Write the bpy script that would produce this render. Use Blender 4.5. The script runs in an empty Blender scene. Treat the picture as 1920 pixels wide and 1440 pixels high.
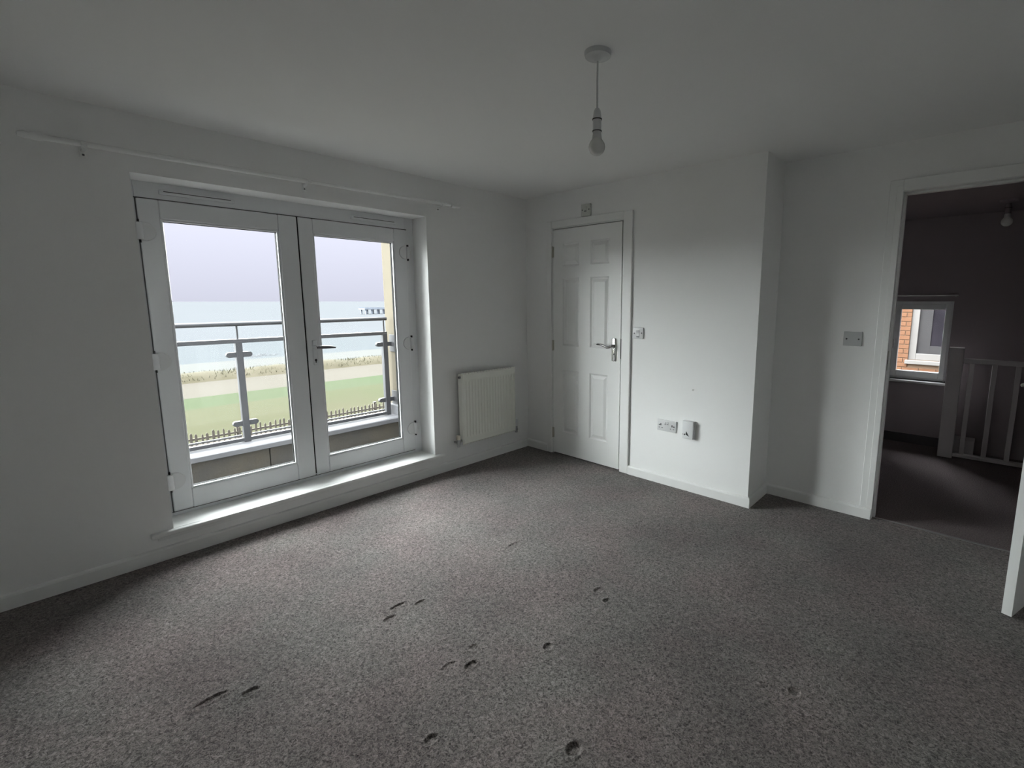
import bpy, bmesh, math, random
from mathutils import Vector, Matrix
random.seed(7)
PI = math.pi
C = bpy.context.scene.collection
S = bpy.context.scene

# ---------------------------------------------------------------- camera
FPX, YAW, PITCH = 891.6046, 0.7250903, -0.1450
cy_, sy_, cp_, sp_ = math.cos(YAW), math.sin(YAW), math.cos(PITCH), math.sin(PITCH)
fwd = Vector((-sy_*cp_, cy_*cp_, sp_)); rgt = Vector((cy_, sy_, 0)); up = rgt.cross(fwd)
cam_d = bpy.data.cameras.new('camera'); cam = bpy.data.objects.new('camera', cam_d); C.objects.link(cam)
cam.matrix_world = Matrix(((rgt.x, up.x, -fwd.x, 3.2063), (rgt.y, up.y, -fwd.y, -3.1357), (rgt.z, up.z, -fwd.z, 1.3897), (0, 0, 0, 1)))
cam_d.sensor_fit = 'HORIZONTAL'; cam_d.sensor_width = 36.0
cam_d.lens = FPX*36.0/1920.0
cam_d.shift_x = -91.95/1920.0; cam_d.shift_y = -25.907/1920.0
cam_d.clip_start = 0.02; cam_d.clip_end = 6000
S.camera = cam

# ---------------------------------------------------------------- sky, daylight, exposure
w = bpy.data.worlds.new('overcast_sky'); S.world = w; w.use_nodes = True
wn = w.node_tree; wn.nodes.clear()
wo = wn.nodes.new('ShaderNodeOutputWorld'); wb = wn.nodes.new('ShaderNodeBackground')
wb.inputs['Color'].default_value = (0.71, 0.72, 0.85, 1)
# overcast sky: three times brighter overhead than at the horizon (strength = 1 + 2 sin elevation)
wtc = wn.nodes.new('ShaderNodeTexCoord'); wsx = wn.nodes.new('ShaderNodeSeparateXYZ')
wmx = wn.nodes.new('ShaderNodeMath'); wmx.operation = 'MAXIMUM'; wmx.inputs[1].default_value = 0.0
wma = wn.nodes.new('ShaderNodeMath'); wma.operation = 'MULTIPLY_ADD'; wma.inputs[1].default_value = 2.0; wma.inputs[2].default_value = 1.0
wn.links.new(wtc.outputs['Generated'], wsx.inputs[0]); wn.links.new(wsx.outputs['Z'], wmx.inputs[0]); wn.links.new(wmx.outputs[0], wma.inputs[0])
wn.links.new(wma.outputs[0], wb.inputs['Strength']); wn.links.new(wb.outputs[0], wo.inputs[0])
sun_d = bpy.data.lights.new('overcast_daylight', 'SUN'); sun = bpy.data.objects.new('overcast_daylight', sun_d); C.objects.link(sun)
sun_d.energy = 61.0; sun_d.angle = math.radians(150); sun_d.color = (0.95, 1.0, 0.99)
sun.location = (-20, -8, 20)
sun.rotation_euler = Vector((-1.0, -0.38, 0.72)).to_track_quat('Z', 'Y').to_euler()
S.view_settings.view_transform = 'Standard'; S.view_settings.look = 'None'
S.view_settings.gamma = 1.0; S.view_settings.use_curve_mapping = False
S.view_settings.exposure = 0.0

# ---------------------------------------------------------------- materials
def mat(name, col, rough=0.6, metal=0.0, spec=0.5, noise=None, bump=None, col2=None, detail=4.0):
    """principled; noise=(scale, amount) mixes col towards col2, bump=(scale, strength, distance)"""
    m = bpy.data.materials.new(name); m.use_nodes = True
    t = m.node_tree; b = t.nodes['Principled BSDF']
    b.inputs['Base Color'].default_value = (*col, 1); b.inputs['Roughness'].default_value = rough
    b.inputs['Metallic'].default_value = metal; b.inputs['Specular IOR Level'].default_value = spec
    if noise or bump:
        tc = t.nodes.new('ShaderNodeTexCoord')
    if noise:
        n = t.nodes.new('ShaderNodeTexNoise'); n.inputs['Scale'].default_value = noise[0]; n.inputs['Detail'].default_value = detail
        t.links.new(tc.outputs['Object'], n.inputs['Vector'])
        r = t.nodes.new('ShaderNodeValToRGB')
        r.color_ramp.elements[0].position = 0.5-noise[1]; r.color_ramp.elements[1].position = 0.5+noise[1]
        r.color_ramp.elements[0].color = (*col, 1); r.color_ramp.elements[1].color = (*(col2 or col), 1)
        t.links.new(n.outputs['Fac'], r.inputs['Fac']); t.links.new(r.outputs['Color'], b.inputs['Base Color'])
    if bump:
        n2 = t.nodes.new('ShaderNodeTexNoise'); n2.inputs['Scale'].default_value = bump[0]; n2.inputs['Detail'].default_value = 3
        t.links.new(tc.outputs['Object'], n2.inputs['Vector'])
        bp = t.nodes.new('ShaderNodeBump'); bp.inputs['Strength'].default_value = bump[1]; bp.inputs['Distance'].default_value = bump[2]
        t.links.new(n2.outputs['Fac'], bp.inputs['Height']); t.links.new(bp.outputs['Normal'], b.inputs['Normal'])
    return m

M = {}
M['wall'] = mat('matt_white_emulsion', (0.885, 0.89, 0.88), 0.92, spec=0.2, bump=(220, 0.12, 0.002), noise=(1.3, 0.4), col2=(0.90, 0.90, 0.89))
M['lwall'] = mat('dimmed_landing_emulsion', (0.3437, 0.3046, 0.3143), 0.92, spec=0.2, bump=(220, 0.12, 0.002), noise=(1.3, 0.4), col2=(0.3172, 0.2741, 0.2892))  # the landing's dimness is put into this darker wall colour
M['ceil'] = mat('matt_white_ceiling', (0.89, 0.895, 0.885), 0.95, spec=0.15, bump=(160, 0.10, 0.002))
M['wood'] = mat('white_satin_paint', (0.86, 0.865, 0.85), 0.38, spec=0.4, bump=(40, 0.03, 0.002))
M['upvc'] = mat('white_upvc', (0.8346, 0.8453, 0.856), 0.32, spec=0.45, noise=(6, 0.4), col2=(0.8132, 0.8293, 0.8453))
M['plastic'] = mat('white_plastic', (0.74, 0.75, 0.755), 0.3, noise=(30, 0.4), col2=(0.76, 0.76, 0.765))
M['plate'] = mat('pale_plastic', (0.66, 0.665, 0.67), 0.35, noise=(30, 0.4), col2=(0.68, 0.68, 0.68))
M['oldplate'] = mat('aged_grey_plastic', (0.6345, 0.648, 0.594), 0.45, noise=(40, 0.4), col2=(0.5805, 0.594, 0.5535))
M['greyplate'] = mat('light_grey_plastic', (0.56, 0.5712, 0.5712), 0.4, noise=(40, 0.4), col2=(0.5824, 0.5936, 0.5936))
M['dark'] = mat('black_rubber', (0.02, 0.02, 0.022), 0.6, noise=(60, 0.4), col2=(0.03, 0.03, 0.03))
M['slot'] = mat('dark_slot', (0.10, 0.10, 0.105), 0.6, noise=(60, 0.4), col2=(0.13, 0.13, 0.13))
M['seal'] = mat('black_gasket', (0.010, 0.010, 0.010), 0.7, spec=0.1, noise=(60, 0.4), col2=(0.014, 0.014, 0.014))
M['chrome'] = mat('polished_chrome', (0.78, 0.78, 0.77), 0.14, metal=1.0, bump=(30, 0.02, 0.001))
M['steel'] = mat('brushed_steel', (0.42, 0.42, 0.43), 0.3, metal=1.0, bump=(90, 0.05, 0.001))
M['hinge'] = mat('brass_grey_hinge', (0.51, 0.493, 0.425), 0.4, metal=0.7, bump=(60, 0.05, 0.001))
M['rad'] = mat('white_radiator_enamel', (0.8208, 0.8262, 0.756), 0.35, bump=(50, 0.02, 0.001))
M['valve'] = mat('cream_valve_cap', (0.72, 0.66, 0.55), 0.4, noise=(40, 0.4), col2=(0.70, 0.65, 0.55))
M['rail'] = mat('grey_painted_steel', (0.03704, 0.03758, 0.04392), 0.5, noise=(14, 0.35), col2=(0.04763, 0.04816, 0.05292), bump=(80, 0.05, 0.001))
M['rail_l'] = mat('pale_grey_steel', (0.07, 0.07, 0.0756), 0.5, noise=(30, 0.4), col2=(0.0805, 0.0805, 0.084))
M['coping'] = mat('pale_coping_membrane', (0.09374, 0.09374, 0.1031), 0.55, noise=(5, 0.3), col2=(0.1078, 0.1078, 0.1153), bump=(30, 0.1, 0.004))
M['parapet'] = mat('weathered_brown_render', (0.05534, 0.05208, 0.04883), 0.9, noise=(3.2, 0.16), col2=(0.07487, 0.0651, 0.05078), bump=(60, 0.4, 0.01), detail=7)
M['cream'] = mat('cream_render', (0.07554, 0.06391, 0.04135), 0.9, noise=(6, 0.35), col2=(0.08058, 0.06764, 0.04549), bump=(120, 0.3, 0.004))
M['facade'] = mat('low_bounce_render', (0.085, 0.08, 0.068), 0.9, noise=(6, 0.35), col2=(0.095, 0.088, 0.075), bump=(120, 0.3, 0.004))  # kept dark so little light bounces onto the railing
M['deck'] = mat('grey_balcony_floor', (0.06, 0.059, 0.055), 0.8, noise=(8, 0.3), col2=(0.08, 0.0775, 0.07))
M['lawn'] = mat('patchy_lawn', (0.02869, 0.03067, 0.01368), 0.95, spec=0.05, noise=(0.12, 0.2), col2=(0.03458, 0.03143, 0.01694), detail=9)
M['lawng'] = mat('fresh_green_lawn', (0.02302, 0.03264, 0.01309), 0.95, spec=0.05, noise=(0.10, 0.2), col2=(0.0293, 0.03348, 0.01733), detail=9)
M['sand'] = mat('pale_sandy_track', (0.04591, 0.03918, 0.03155), 0.95, spec=0.05, noise=(0.35, 0.25), col2=(0.05009, 0.04354, 0.03605), detail=8)
M['beach'] = mat('pale_beach_sand', (0.04743, 0.04648, 0.04458), 0.95, spec=0.05, noise=(0.3, 0.3), col2=(0.0498, 0.04838, 0.04648))
M['dune'] = mat('dry_dune', (0.04232, 0.03628, 0.02306), 0.95, spec=0.05, noise=(0.7, 0.2), col2=(0.05531, 0.04716, 0.0331), detail=8)
M['blade'] = mat('dry_marram_grass', (0.06576, 0.06469, 0.03818), 0.9, spec=0.05, noise=(0.8, 0.25), col2=(0.104, 0.09542, 0.06364))
M['sea'] = mat('mist_toned_sea', (0.0559, 0.05866, 0.06198), 0.9, spec=0.0, noise=(0.03, 0.3), col2=(0.05865, 0.06125, 0.06509), bump=(0.35, 0.10, 0.3), detail=8)  # mist over the water is put into the pale colour
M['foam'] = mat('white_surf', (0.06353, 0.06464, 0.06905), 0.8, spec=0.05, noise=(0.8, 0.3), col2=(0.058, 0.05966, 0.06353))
M['pier'] = mat('haze_toned_timber', (0.2441, 0.2714, 0.3052), 0.9, spec=0.05, noise=(0.3, 0.4), col2=(0.2578, 0.2814, 0.3154))  # sea haze is put into the pale timber colour
M['picket'] = mat('weathered_picket_wood', (0.0997, 0.08523, 0.06891), 0.9, noise=(6, 0.3), col2=(0.1542, 0.1378, 0.1161))
M['cap'] = mat('pale_post_cap', (0.096, 0.09408, 0.0864), 0.8, noise=(6, 0.3), col2=(0.0864, 0.0816, 0.0768))
M['brick'] = mat('orange_brick', (0.1092, 0.05218, 0.02999), 0.9, spec=0.1, noise=(5, 0.3), col2=(0.1364, 0.07196, 0.04354), bump=(60, 0.3, 0.004))
M['mortar'] = mat('pinkish_mortar', (0.1415, 0.09793, 0.06746), 0.95, spec=0.1, noise=(30, 0.3), col2=(0.1197, 0.0827, 0.05985))
M['outwhite'] = mat('white_window_frame', (0.131, 0.1217, 0.1185), 0.4, noise=(6, 0.4), col2=(0.1247, 0.1185, 0.1123))
M['inside'] = mat('dimmed_skirting_paint', (0.05, 0.045, 0.05), 0.8, noise=(4, 0.3), col2=(0.065, 0.058, 0.065))
M['net'] = mat('grey_net_curtain', (0.01815, 0.0165, 0.01815), 0.9, noise=(6, 0.3), col2=(0.0231, 0.02145, 0.02228))
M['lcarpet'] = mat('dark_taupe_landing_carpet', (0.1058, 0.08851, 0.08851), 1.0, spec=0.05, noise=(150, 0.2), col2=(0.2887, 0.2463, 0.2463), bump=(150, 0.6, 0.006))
M['bracket'] = mat('grey_bracket_steel', (0.0338, 0.0338, 0.0377), 0.5, noise=(30, 0.4), col2=(0.039, 0.039, 0.0429))
M['earth'] = mat('bare_brown_earth', (0.040, 0.034, 0.027), 0.95, spec=0.05, noise=(0.6, 0.3), col2=(0.052, 0.046, 0.036))
M['lever'] = mat('satin_grey_lever', (0.16, 0.155, 0.165), 0.4, metal=0.3, bump=(60, 0.02, 0.001))
M['darkchrome'] = mat('dark_reflection_chrome', (0.22, 0.215, 0.21), 0.25, metal=1.0, bump=(30, 0.02, 0.001))  # the lever's dark reflection is put into the chrome colour
M['lpaint'] = mat('shaded_stair_paint', (0.55, 0.52, 0.53), 0.5, spec=0.3, bump=(40, 0.03, 0.002))  # white stair paint darkened, landing shade put into the colour
M['strip'] = mat('threshold_strip', (0.252, 0.246, 0.24), 0.4, metal=0.5, bump=(60, 0.05, 0.001))
M['cable'] = mat('white_flex', (0.62, 0.62, 0.61), 0.5, noise=(60, 0.4), col2=(0.6, 0.6, 0.6))

def carpet_mat():
    m = bpy.data.materials.new('taupe_twist_pile_carpet'); m.use_nodes = True
    t = m.node_tree; b = t.nodes['Principled BSDF']; L = t.links.new
    tc = t.nodes.new('ShaderNodeTexCoord')
    def noise(scale, det, ro=0.55):
        n = t.nodes.new('ShaderNodeTexNoise'); n.inputs['Scale'].default_value = scale; n.inputs['Detail'].default_value = det
        n.inputs['Roughness'].default_value = ro
        L(tc.outputs['Object'], n.inputs['Vector']); return n
    fine = noise(105, 3, 0.7); fine.inputs['Distortion'].default_value = 1.2; mid = noise(38, 3); big = noise(1.7, 4); hue = noise(2.6, 2)
    r = t.nodes.new('ShaderNodeValToRGB'); L(fine.outputs['Fac'], r.inputs['Fac'])
    r.color_ramp.elements[0].position = 0.36; r.color_ramp.elements[1].position = 0.64
    r.color_ramp.elements[0].color = (0.044, 0.038, 0.036, 1); r.color_ramp.elements[1].color = (0.282, 0.251, 0.242, 1)
    def mulramp(fac, lo, hi, p0=0.35, p1=0.65):
        q = t.nodes.new('ShaderNodeValToRGB'); q.color_ramp.elements[0].position = p0; q.color_ramp.elements[1].position = p1
        q.color_ramp.elements[0].color = (*lo, 1); q.color_ramp.elements[1].color = (*hi, 1); L(fac, q.inputs['Fac']); return q
    def mul(a, c):
        x = t.nodes.new('ShaderNodeMix'); x.data_type = 'RGBA'; x.blend_type = 'MULTIPLY'; x.inputs['Factor'].default_value = 1
        L(a, x.inputs['A']); L(c, x.inputs['B']); return x.outputs['Result']
    c1 = mul(r.outputs['Color'], mulramp(mid.outputs['Fac'], (0.84, 0.84, 0.84), (1.12, 1.12, 1.12)).outputs['Color'])
    c2 = mul(c1, mulramp(big.outputs['Fac'], (0.80, 0.795, 0.80), (1.14, 1.14, 1.13)).outputs['Color'])
    c3 = mul(c2, mulramp(hue.outputs['Fac'], (1.03, 0.965, 0.965), (0.975, 1.015, 0.99)).outputs['Color'])
    L(c3, b.inputs['Base Color'])
    b.inputs['Roughness'].default_value = 1.0; b.inputs['Specular IOR Level'].default_value = 0.05
    b.inputs['Sheen Weight'].default_value = 0.15; b.inputs['Sheen Roughness'].default_value = 0.6
    bp = t.nodes.new('ShaderNodeBump'); bp.inputs['Strength'].default_value = 0.7; bp.inputs['Distance'].default_value = 0.008
    add = t.nodes.new('ShaderNodeMath'); add.operation = 'ADD'; L(fine.outputs['Fac'], add.inputs[0]); L(mid.outputs['Fac'], add.inputs[1])
    L(add.outputs[0], bp.inputs['Height']); L(bp.outputs['Normal'], b.inputs['Normal'])
    return m
M['carpet'] = carpet_mat()

def glass_mat(name, tint):
    m = bpy.data.materials.new(name); m.use_nodes = True
    t = m.node_tree; t.nodes.clear(); L = t.links.new
    o = t.nodes.new('ShaderNodeOutputMaterial'); mx = t.nodes.new('ShaderNodeMixShader')
    tr = t.nodes.new('ShaderNodeBsdfTransparent'); tr.inputs['Color'].default_value = (*tint, 1)
    gl = t.nodes.new('ShaderNodeBsdfGlossy'); gl.inputs['Roughness'].default_value = 0.02
    fr = t.nodes.new('ShaderNodeFresnel'); fr.inputs['IOR'].default_value = 1.12
    L(fr.outputs[0], mx.inputs['Fac']); L(tr.outputs[0], mx.inputs[1]); L(gl.outputs[0], mx.inputs[2]); L(mx.outputs[0], o.inputs['Surface'])
    return m
M['glass'] = glass_mat('window_glass', (0.985, 0.99, 0.99))
M['bglass'] = glass_mat('balcony_glass', (0.97, 0.985, 0.98))
M['darkglass'] = mat('dark_window_glass', (0.006, 0.0055, 0.007), 0.3, spec=0.02, noise=(2, 0.3), col2=(0.0225, 0.02, 0.025))
def bulb_mat():
    m = bpy.data.materials.new('opal_bulb_glass'); m.use_nodes = True
    b = m.node_tree.nodes['Principled BSDF']
    b.inputs['Base Color'].default_value = (0.80, 0.80, 0.77, 1); b.inputs['Roughness'].default_value = 0.12
    b.inputs['Subsurface Weight'].default_value = 0.3; b.inputs['Subsurface Radius'].default_value = (0.02, 0.02, 0.02)
    return m
M['bulb'] = bulb_mat()

# ---------------------------------------------------------------- geometry helpers
class MB:
    def __init__(self): self.b = bmesh.new()
    def box(self, x0, x1, y0, y1, z0, z1, bev=0.0, seg=2):
        vs = [self.b.verts.new((x, y, z)) for x in (x0, x1) for y in (y0, y1) for z in (z0, z1)]
        fs = [self.b.faces.new([vs[i] for i in q]) for q in ((0, 1, 3, 2), (4, 6, 7, 5), (0, 4, 5, 1), (2, 3, 7, 6), (0, 2, 6, 4), (1, 5, 7, 3))]
        if bev > 0:
            es = list({e for f in fs for e in f.edges})
            bmesh.ops.bevel(self.b, geom=es, offset=bev, segments=seg, affect='EDGES', profile=0.5)
        return self
    def tube(self, pts, r, n=10, cap=True):
        """tube along a polyline, r a number or one per point"""
        P = [Vector(p) for p in pts]; rings = []
        for i, p in enumerate(P):
            d = (P[min(i+1, len(P)-1)]-P[max(i-1, 0)]).normalized()
            ref = Vector((0, 0, 1)) if abs(d.z) < 0.9 else Vector((1, 0, 0))
            u = d.cross(ref).normalized(); v = d.cross(u)
            rr = r[i] if isinstance(r, (list, tuple)) else r
            rings.append([self.b.verts.new(p+u*(rr*math.cos(2*PI*k/n))+v*(rr*math.sin(2*PI*k/n))) for k in range(n)])
        for a, c in zip(rings, rings[1:]):
            for k in range(n): self.b.faces.new((a[k], a[(k+1) % n], c[(k+1) % n], c[k]))
        if cap: self.b.faces.new(rings[0][::-1]); self.b.faces.new(rings[-1])
        return self
    def lathe(self, prof, o, axis='Z', n=24):
        """prof: list of (radius, height) along the axis from o"""
        o = Vector(o); rings = []
        def pt(r, h, a):
            c, s = r*math.cos(a), r*math.sin(a)
            return o+(Vector((c, s, h)) if axis == 'Z' else Vector((h, c, s)) if axis == 'X' else Vector((c, h, s)))
        for r, h in prof: rings.append([self.b.verts.new(pt(max(r, 1e-5), h, 2*PI*k/n)) for k in range(n)])
        for a, c in zip(rings, rings[1:]):
            for k in range(n): self.b.faces.new((a[k], a[(k+1) % n], c[(k+1) % n], c[k]))
        self.b.faces.new(rings[0][::-1]); self.b.faces.new(rings[-1])
        return self
    def poly(self, pts, d):
        """prism: polygon pts extruded by vector d"""
        d = Vector(d); a = [self.b.verts.new(p) for p in pts]; c = [self.b.verts.new(Vector(p)+d) for p in pts]
        self.b.faces.new(a); self.b.faces.new(c[::-1]); n = len(pts)
        for i in range(n): self.b.faces.new((a[i], c[i], c[(i+1) % n], a[(i+1) % n]))
        return self
    def frame(self, ax, d0, d1, a0, a1, b0, b1, wa0, wa1, wb0, wb1, bev=0.003):
        """rectangular frame in the plane normal to ax ('X' or 'Y'), mitred look of four bars"""
        def bx(p0, p1, q0, q1):
            if ax == 'X': self.box(d0, d1, p0, p1, q0, q1, bev)
            else: self.box(p0, p1, d0, d1, q0, q1, bev)
        bx(a0, a0+wa0, b0, b1); bx(a1-wa1, a1, b0, b1); bx(a0+wa0, a1-wa1, b0, b0+wb0); bx(a0+wa0, a1-wa1, b1-wb1, b1)
        return self
    def build(self, name, m, parent=None, smooth=False, org=None):
        bmesh.ops.recalc_face_normals(self.b, faces=self.b.faces[:])
        if org is not None: bmesh.ops.translate(self.b, vec=-Vector(org), verts=self.b.verts[:])
        me = bpy.data.meshes.new(name); self.b.to_mesh(me); self.b.free()
        o = bpy.data.objects.new(name, me); C.objects.link(o)
        for q in (m if isinstance(m, list) else [m]): me.materials.append(q)
        if smooth:
            for p in me.polygons: p.use_smooth = True
            try: me.set_sharp_from_angle(angle=math.radians(40))
            except Exception: pass
        if org is not None: o.location = org
        if parent is not None:
            o.parent = parent
            loc = Vector(parent_loc(parent)); o.location = Vector(o.location)-loc
        return o
WL = {}
def parent_loc(p):
    l = Vector(p.location)
    while p.parent: p = p.parent; l += Vector(p.location)
    return l
def tag(o, label=None, cat=None, group=None, kind=None):
    if label: o['label'] = label
    if cat: o['category'] = cat
    if group: o['group'] = group
    if kind: o['kind'] = kind
    return o
def thing(name, loc, label, cat, group=None, kind=None):
    o = bpy.data.objects.new(name, None); o.empty_display_size = 0.05; C.objects.link(o); o.location = loc
    return tag(o, label, cat, group, kind)
def struct(o, label, cat): return tag(o, label, cat, None, 'structure')

# ---------------------------------------------------------------- room dimensions
H = 2.2955; X1 = 2.12; D = 0.3454
YL, YR, ZB, ZT = -2.709, -1.045, 0.16, 2.015         # french door opening in the window wall
XE, YF = 4.75, -4.6                                 # hidden side and back of the room
JL, JR, DH = 2.782, 3.645, 2.02                      # doorway to the landing
YH = 2.55; HC = 2.145                                # landing far wall, landing ceiling

# walls
m = MB(); m.box(-.3, 0, YF-.1, YL, -.05, H+.05).box(-.3, 0, YR, 1.0, -.05, H+.05).box(-.3, 0, YL, YR, ZT, H+.05).box(-.3, 0, YL, YR, -.05, ZB-.03)
struct(m.build('wall_left', M['wall']), 'white painted window wall around the glazed balcony doors', 'wall')
DX0, DX1, DZ = 0.335, 1.069, 2.000                   # closet door opening
m = MB(); m.box(0, DX0-.03, 0, .1, -.05, H+.05).box(DX1+.03, X1, 0, .1, -.05, H+.05).box(DX0-.03, DX1+.03, 0, .1, DZ+.03, H+.05)
struct(m.build('wall_back', M['wall']), 'white painted wall holding the closed panelled door and the sockets', 'wall')
m = MB().box(X1-.1, X1, .1, D+.1, -.05, H+.05)
struct(m.build('wall_return', M['wall']), 'narrow white return wall between panelled door wall and doorway wall', 'wall')
m = MB(); m.box(X1, JL-.03, D, D+.1, -.05, H+.05).box(JR+.03, XE+.1, D, D+.1, -.05, H+.05).box(JL-.03, JR+.03, D, D+.1, DH+.03, H+.05)
struct(m.build('wall_right', M['wall']), 'white painted wall with the open doorway to the landing', 'wall')
struct(MB().box(XE, XE+.1, YF, D, -.05, H+.05).build('wall_side', M['wall']), 'white painted side wall right of the camera', 'wall')
struct(MB().box(0, XE+.1, YF-.1, YF, -.05, H+.05).build('wall_front', M['wall']), 'white painted wall behind the camera', 'wall')
struct(MB().box(-.3, XE+.1, YF-.1, D+.1, H, H+.12).build('ceiling', M['ceil']), 'flat white bedroom ceiling with a pendant light', 'ceiling')

# carpet with furniture dents, drag marks and gentle unevenness (real relief)
DENTS = [(1.309, -1.397, .022, .06, .8), (.518, -2.311, .022, .055, .5), (1.313, -2.134, .014, .04, 1.2), (1.368, -2.049, .016, .028, 1.2), (1.367, -2.2, .018, .030, 1.3),
         (1.931, -1.424, .020, .026, 1.2), (2.011, -1.463, .016, .018, 1.3), (1.854, -2.133, .016, .030, 1.4), (1.787, -2.067, .018, .022, .9), (1.296, -2.839, .014, .055, 1.3),
         (1.364, -2.736, .018, .032, 1.4), (2.007, -1.861, .018, .024, 1.2), (2.824, -1.439, .020, .024, 1.1), (2.373, -2.135, .022, .030, 1.7), (2.01, -2.413, .018, .024, 1.3),
         (.537, -3.253, .016, .055, .8), (2.732, -1.482, .016, .02, .6), (1.793, -2.195, .014, .035, .7)]
DRAGS = [((1.152, -.09), (1.135, -.385), 1), ((2.019, -.079), (2.0, -.411), 1), ((1.64, -1.52), (1.673, -1.752), 1), ((2.02, -1.50), (2.035, -1.79), -1), ((1.687, -.005), (1.615, -.548), -.7),
         ((.945, -2.424), (1.20, -2.526), .8)]
def smooth(a, b, x):
    x = min(1, max(0, (x-a)/(b-a))); return x*x*(3-2*x)
def carpet_z(x, y):
    z = 0.0012*math.sin(7.3*x+1.1*y)*math.sin(5.1*y-2.0*x)
    for dx, dy, a, b, dep in DENTS:
        u, v = x-dx, y-dy
        if abs(u) > .11 or abs(v) > .11: continue
        q = math.hypot(u/(a*.88), v/(b*.88))
        z -= 0.0034*dep*(1-smooth(.82, 1.12, q)); z += 0.0016*dep*smooth(.9, 1.3, q)*(1-smooth(1.3, 1.9, q))
    for (ax, ay), (bx, by), k in DRAGS:
        L2 = (bx-ax)**2+(by-ay)**2; t = min(1, max(0, ((x-ax)*(bx-ax)+(y-ay)*(by-ay))/L2))
        d = math.hypot(x-ax-t*(bx-ax), y-ay-t*(by-ay))
        if d < .03: z -= 0.0016*k*(1-smooth(.004, .02, d))
    return z
def carpet():
    x0, x1, y0, y1, s = 0.0, XE, YF, D+.05, 0.025
    nx, ny = int((x1-x0)/s)+1, int((y1-y0)/s)+1; sx, sy = (x1-x0)/nx, (y1-y0)/ny
    fine = set()
    def mark(px, py, r):
        for i in range(int((px-r-x0)/sx), int((px+r-x0)/sx)+1):
            for j in range(int((py-r-y0)/sy), int((py+r-y0)/sy)+1): fine.add((i, j))
    for dx, dy, a, b, dep in DENTS: mark(dx, dy, max(a, b)*1.9)
    for (ax, ay), (bx, by), k in DRAGS:
        for t in range(41): mark(ax+(bx-ax)*t/40, ay+(by-ay)*t/40, .025)
    vs, fs, idx = [], [], {}
    def vert(u, v):                                   # u, v in sixths of a cell
        k = (u, v)
        if k not in idx:
            x, y = x0+sx*u/6, y0+sy*v/6; idx[k] = len(vs); vs.append((x, y, carpet_z(x, y)))
        return idx[k]
    for j in range(ny):
        for i in range(nx):
            st = 1 if (i, j) in fine else 6
            for b in range(6*j, 6*j+6, st):
                for a in range(6*i, 6*i+6, st): fs.append((vert(a, b), vert(a+st, b), vert(a+st, b+st), vert(a, b+st)))
    me = bpy.data.meshes.new('floor'); me.from_pydata(vs, [], fs); me.materials.append(M['carpet'])
    me.polygons.foreach_set('use_smooth', [True]*len(fs))
    o = bpy.data.objects.new('floor', me); C.objects.link(o)
    struct(o, 'taupe grey twist pile bedroom carpet with furniture dents', 'floor')
    MB().box(-.3, XE+.1, YF-.1, D+.05, -.2, -.03).build('subfloor', M['mortar'], o)
carpet()

# landing beyond the doorway
LX0, LX1 = 1.95, 4.9
m = MB().box(LX0, LX1, D+.05, YH+.1, -.2, 0.0)
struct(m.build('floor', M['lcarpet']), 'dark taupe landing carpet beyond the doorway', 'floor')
WX0, WX1, WZ0, WZ1 = 2.49, 2.985, .625, 1.385        # landing window opening
m = MB(); m.box(LX0-.1, WX0, YH, YH+.28, 0, HC).box(WX1, LX1+.1, YH, YH+.28, 0, HC).box(WX0, WX1, YH, YH+.28, WZ1, HC).box(WX0, WX1, YH, YH+.28, 0, WZ0)
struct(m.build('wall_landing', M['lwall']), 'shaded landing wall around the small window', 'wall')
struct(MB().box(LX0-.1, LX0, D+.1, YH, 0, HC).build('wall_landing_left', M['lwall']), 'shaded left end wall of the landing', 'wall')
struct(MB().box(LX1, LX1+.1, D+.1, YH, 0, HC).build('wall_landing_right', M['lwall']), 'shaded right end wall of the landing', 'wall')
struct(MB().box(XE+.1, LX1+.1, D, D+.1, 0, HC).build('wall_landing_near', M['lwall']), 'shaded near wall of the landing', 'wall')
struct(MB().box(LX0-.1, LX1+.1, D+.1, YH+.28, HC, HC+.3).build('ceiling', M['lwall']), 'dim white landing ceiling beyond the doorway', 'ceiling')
struct(MB().box(LX0, WX1+.06, YH-.014, YH, 0, .09, .003).build('baseboard_landing', M['inside']), 'dark shaded skirting board under the landing window', 'baseboard')  # shade at the wall foot is put into the dark skirting colour

m = MB(); m.box(-.325, -.301, YF-.1, YL+.02, -.3, H+.3).box(-.325, -.301, YR-.02, -.55, -.3, H+.3).box(-.325, -.301, YL+.02, YR-.02, ZT-.02, H+.3).box(-.325, -.301, YL+.02, YR-.02, -.3, ZB-.03)  # unseen outer slab added to cut light bouncing onto the railing
struct(m.build('wall_added_slab', M['facade']), 'unseen dark outer slab round the balcony doors, added to cut bounced light', 'wall')
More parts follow.
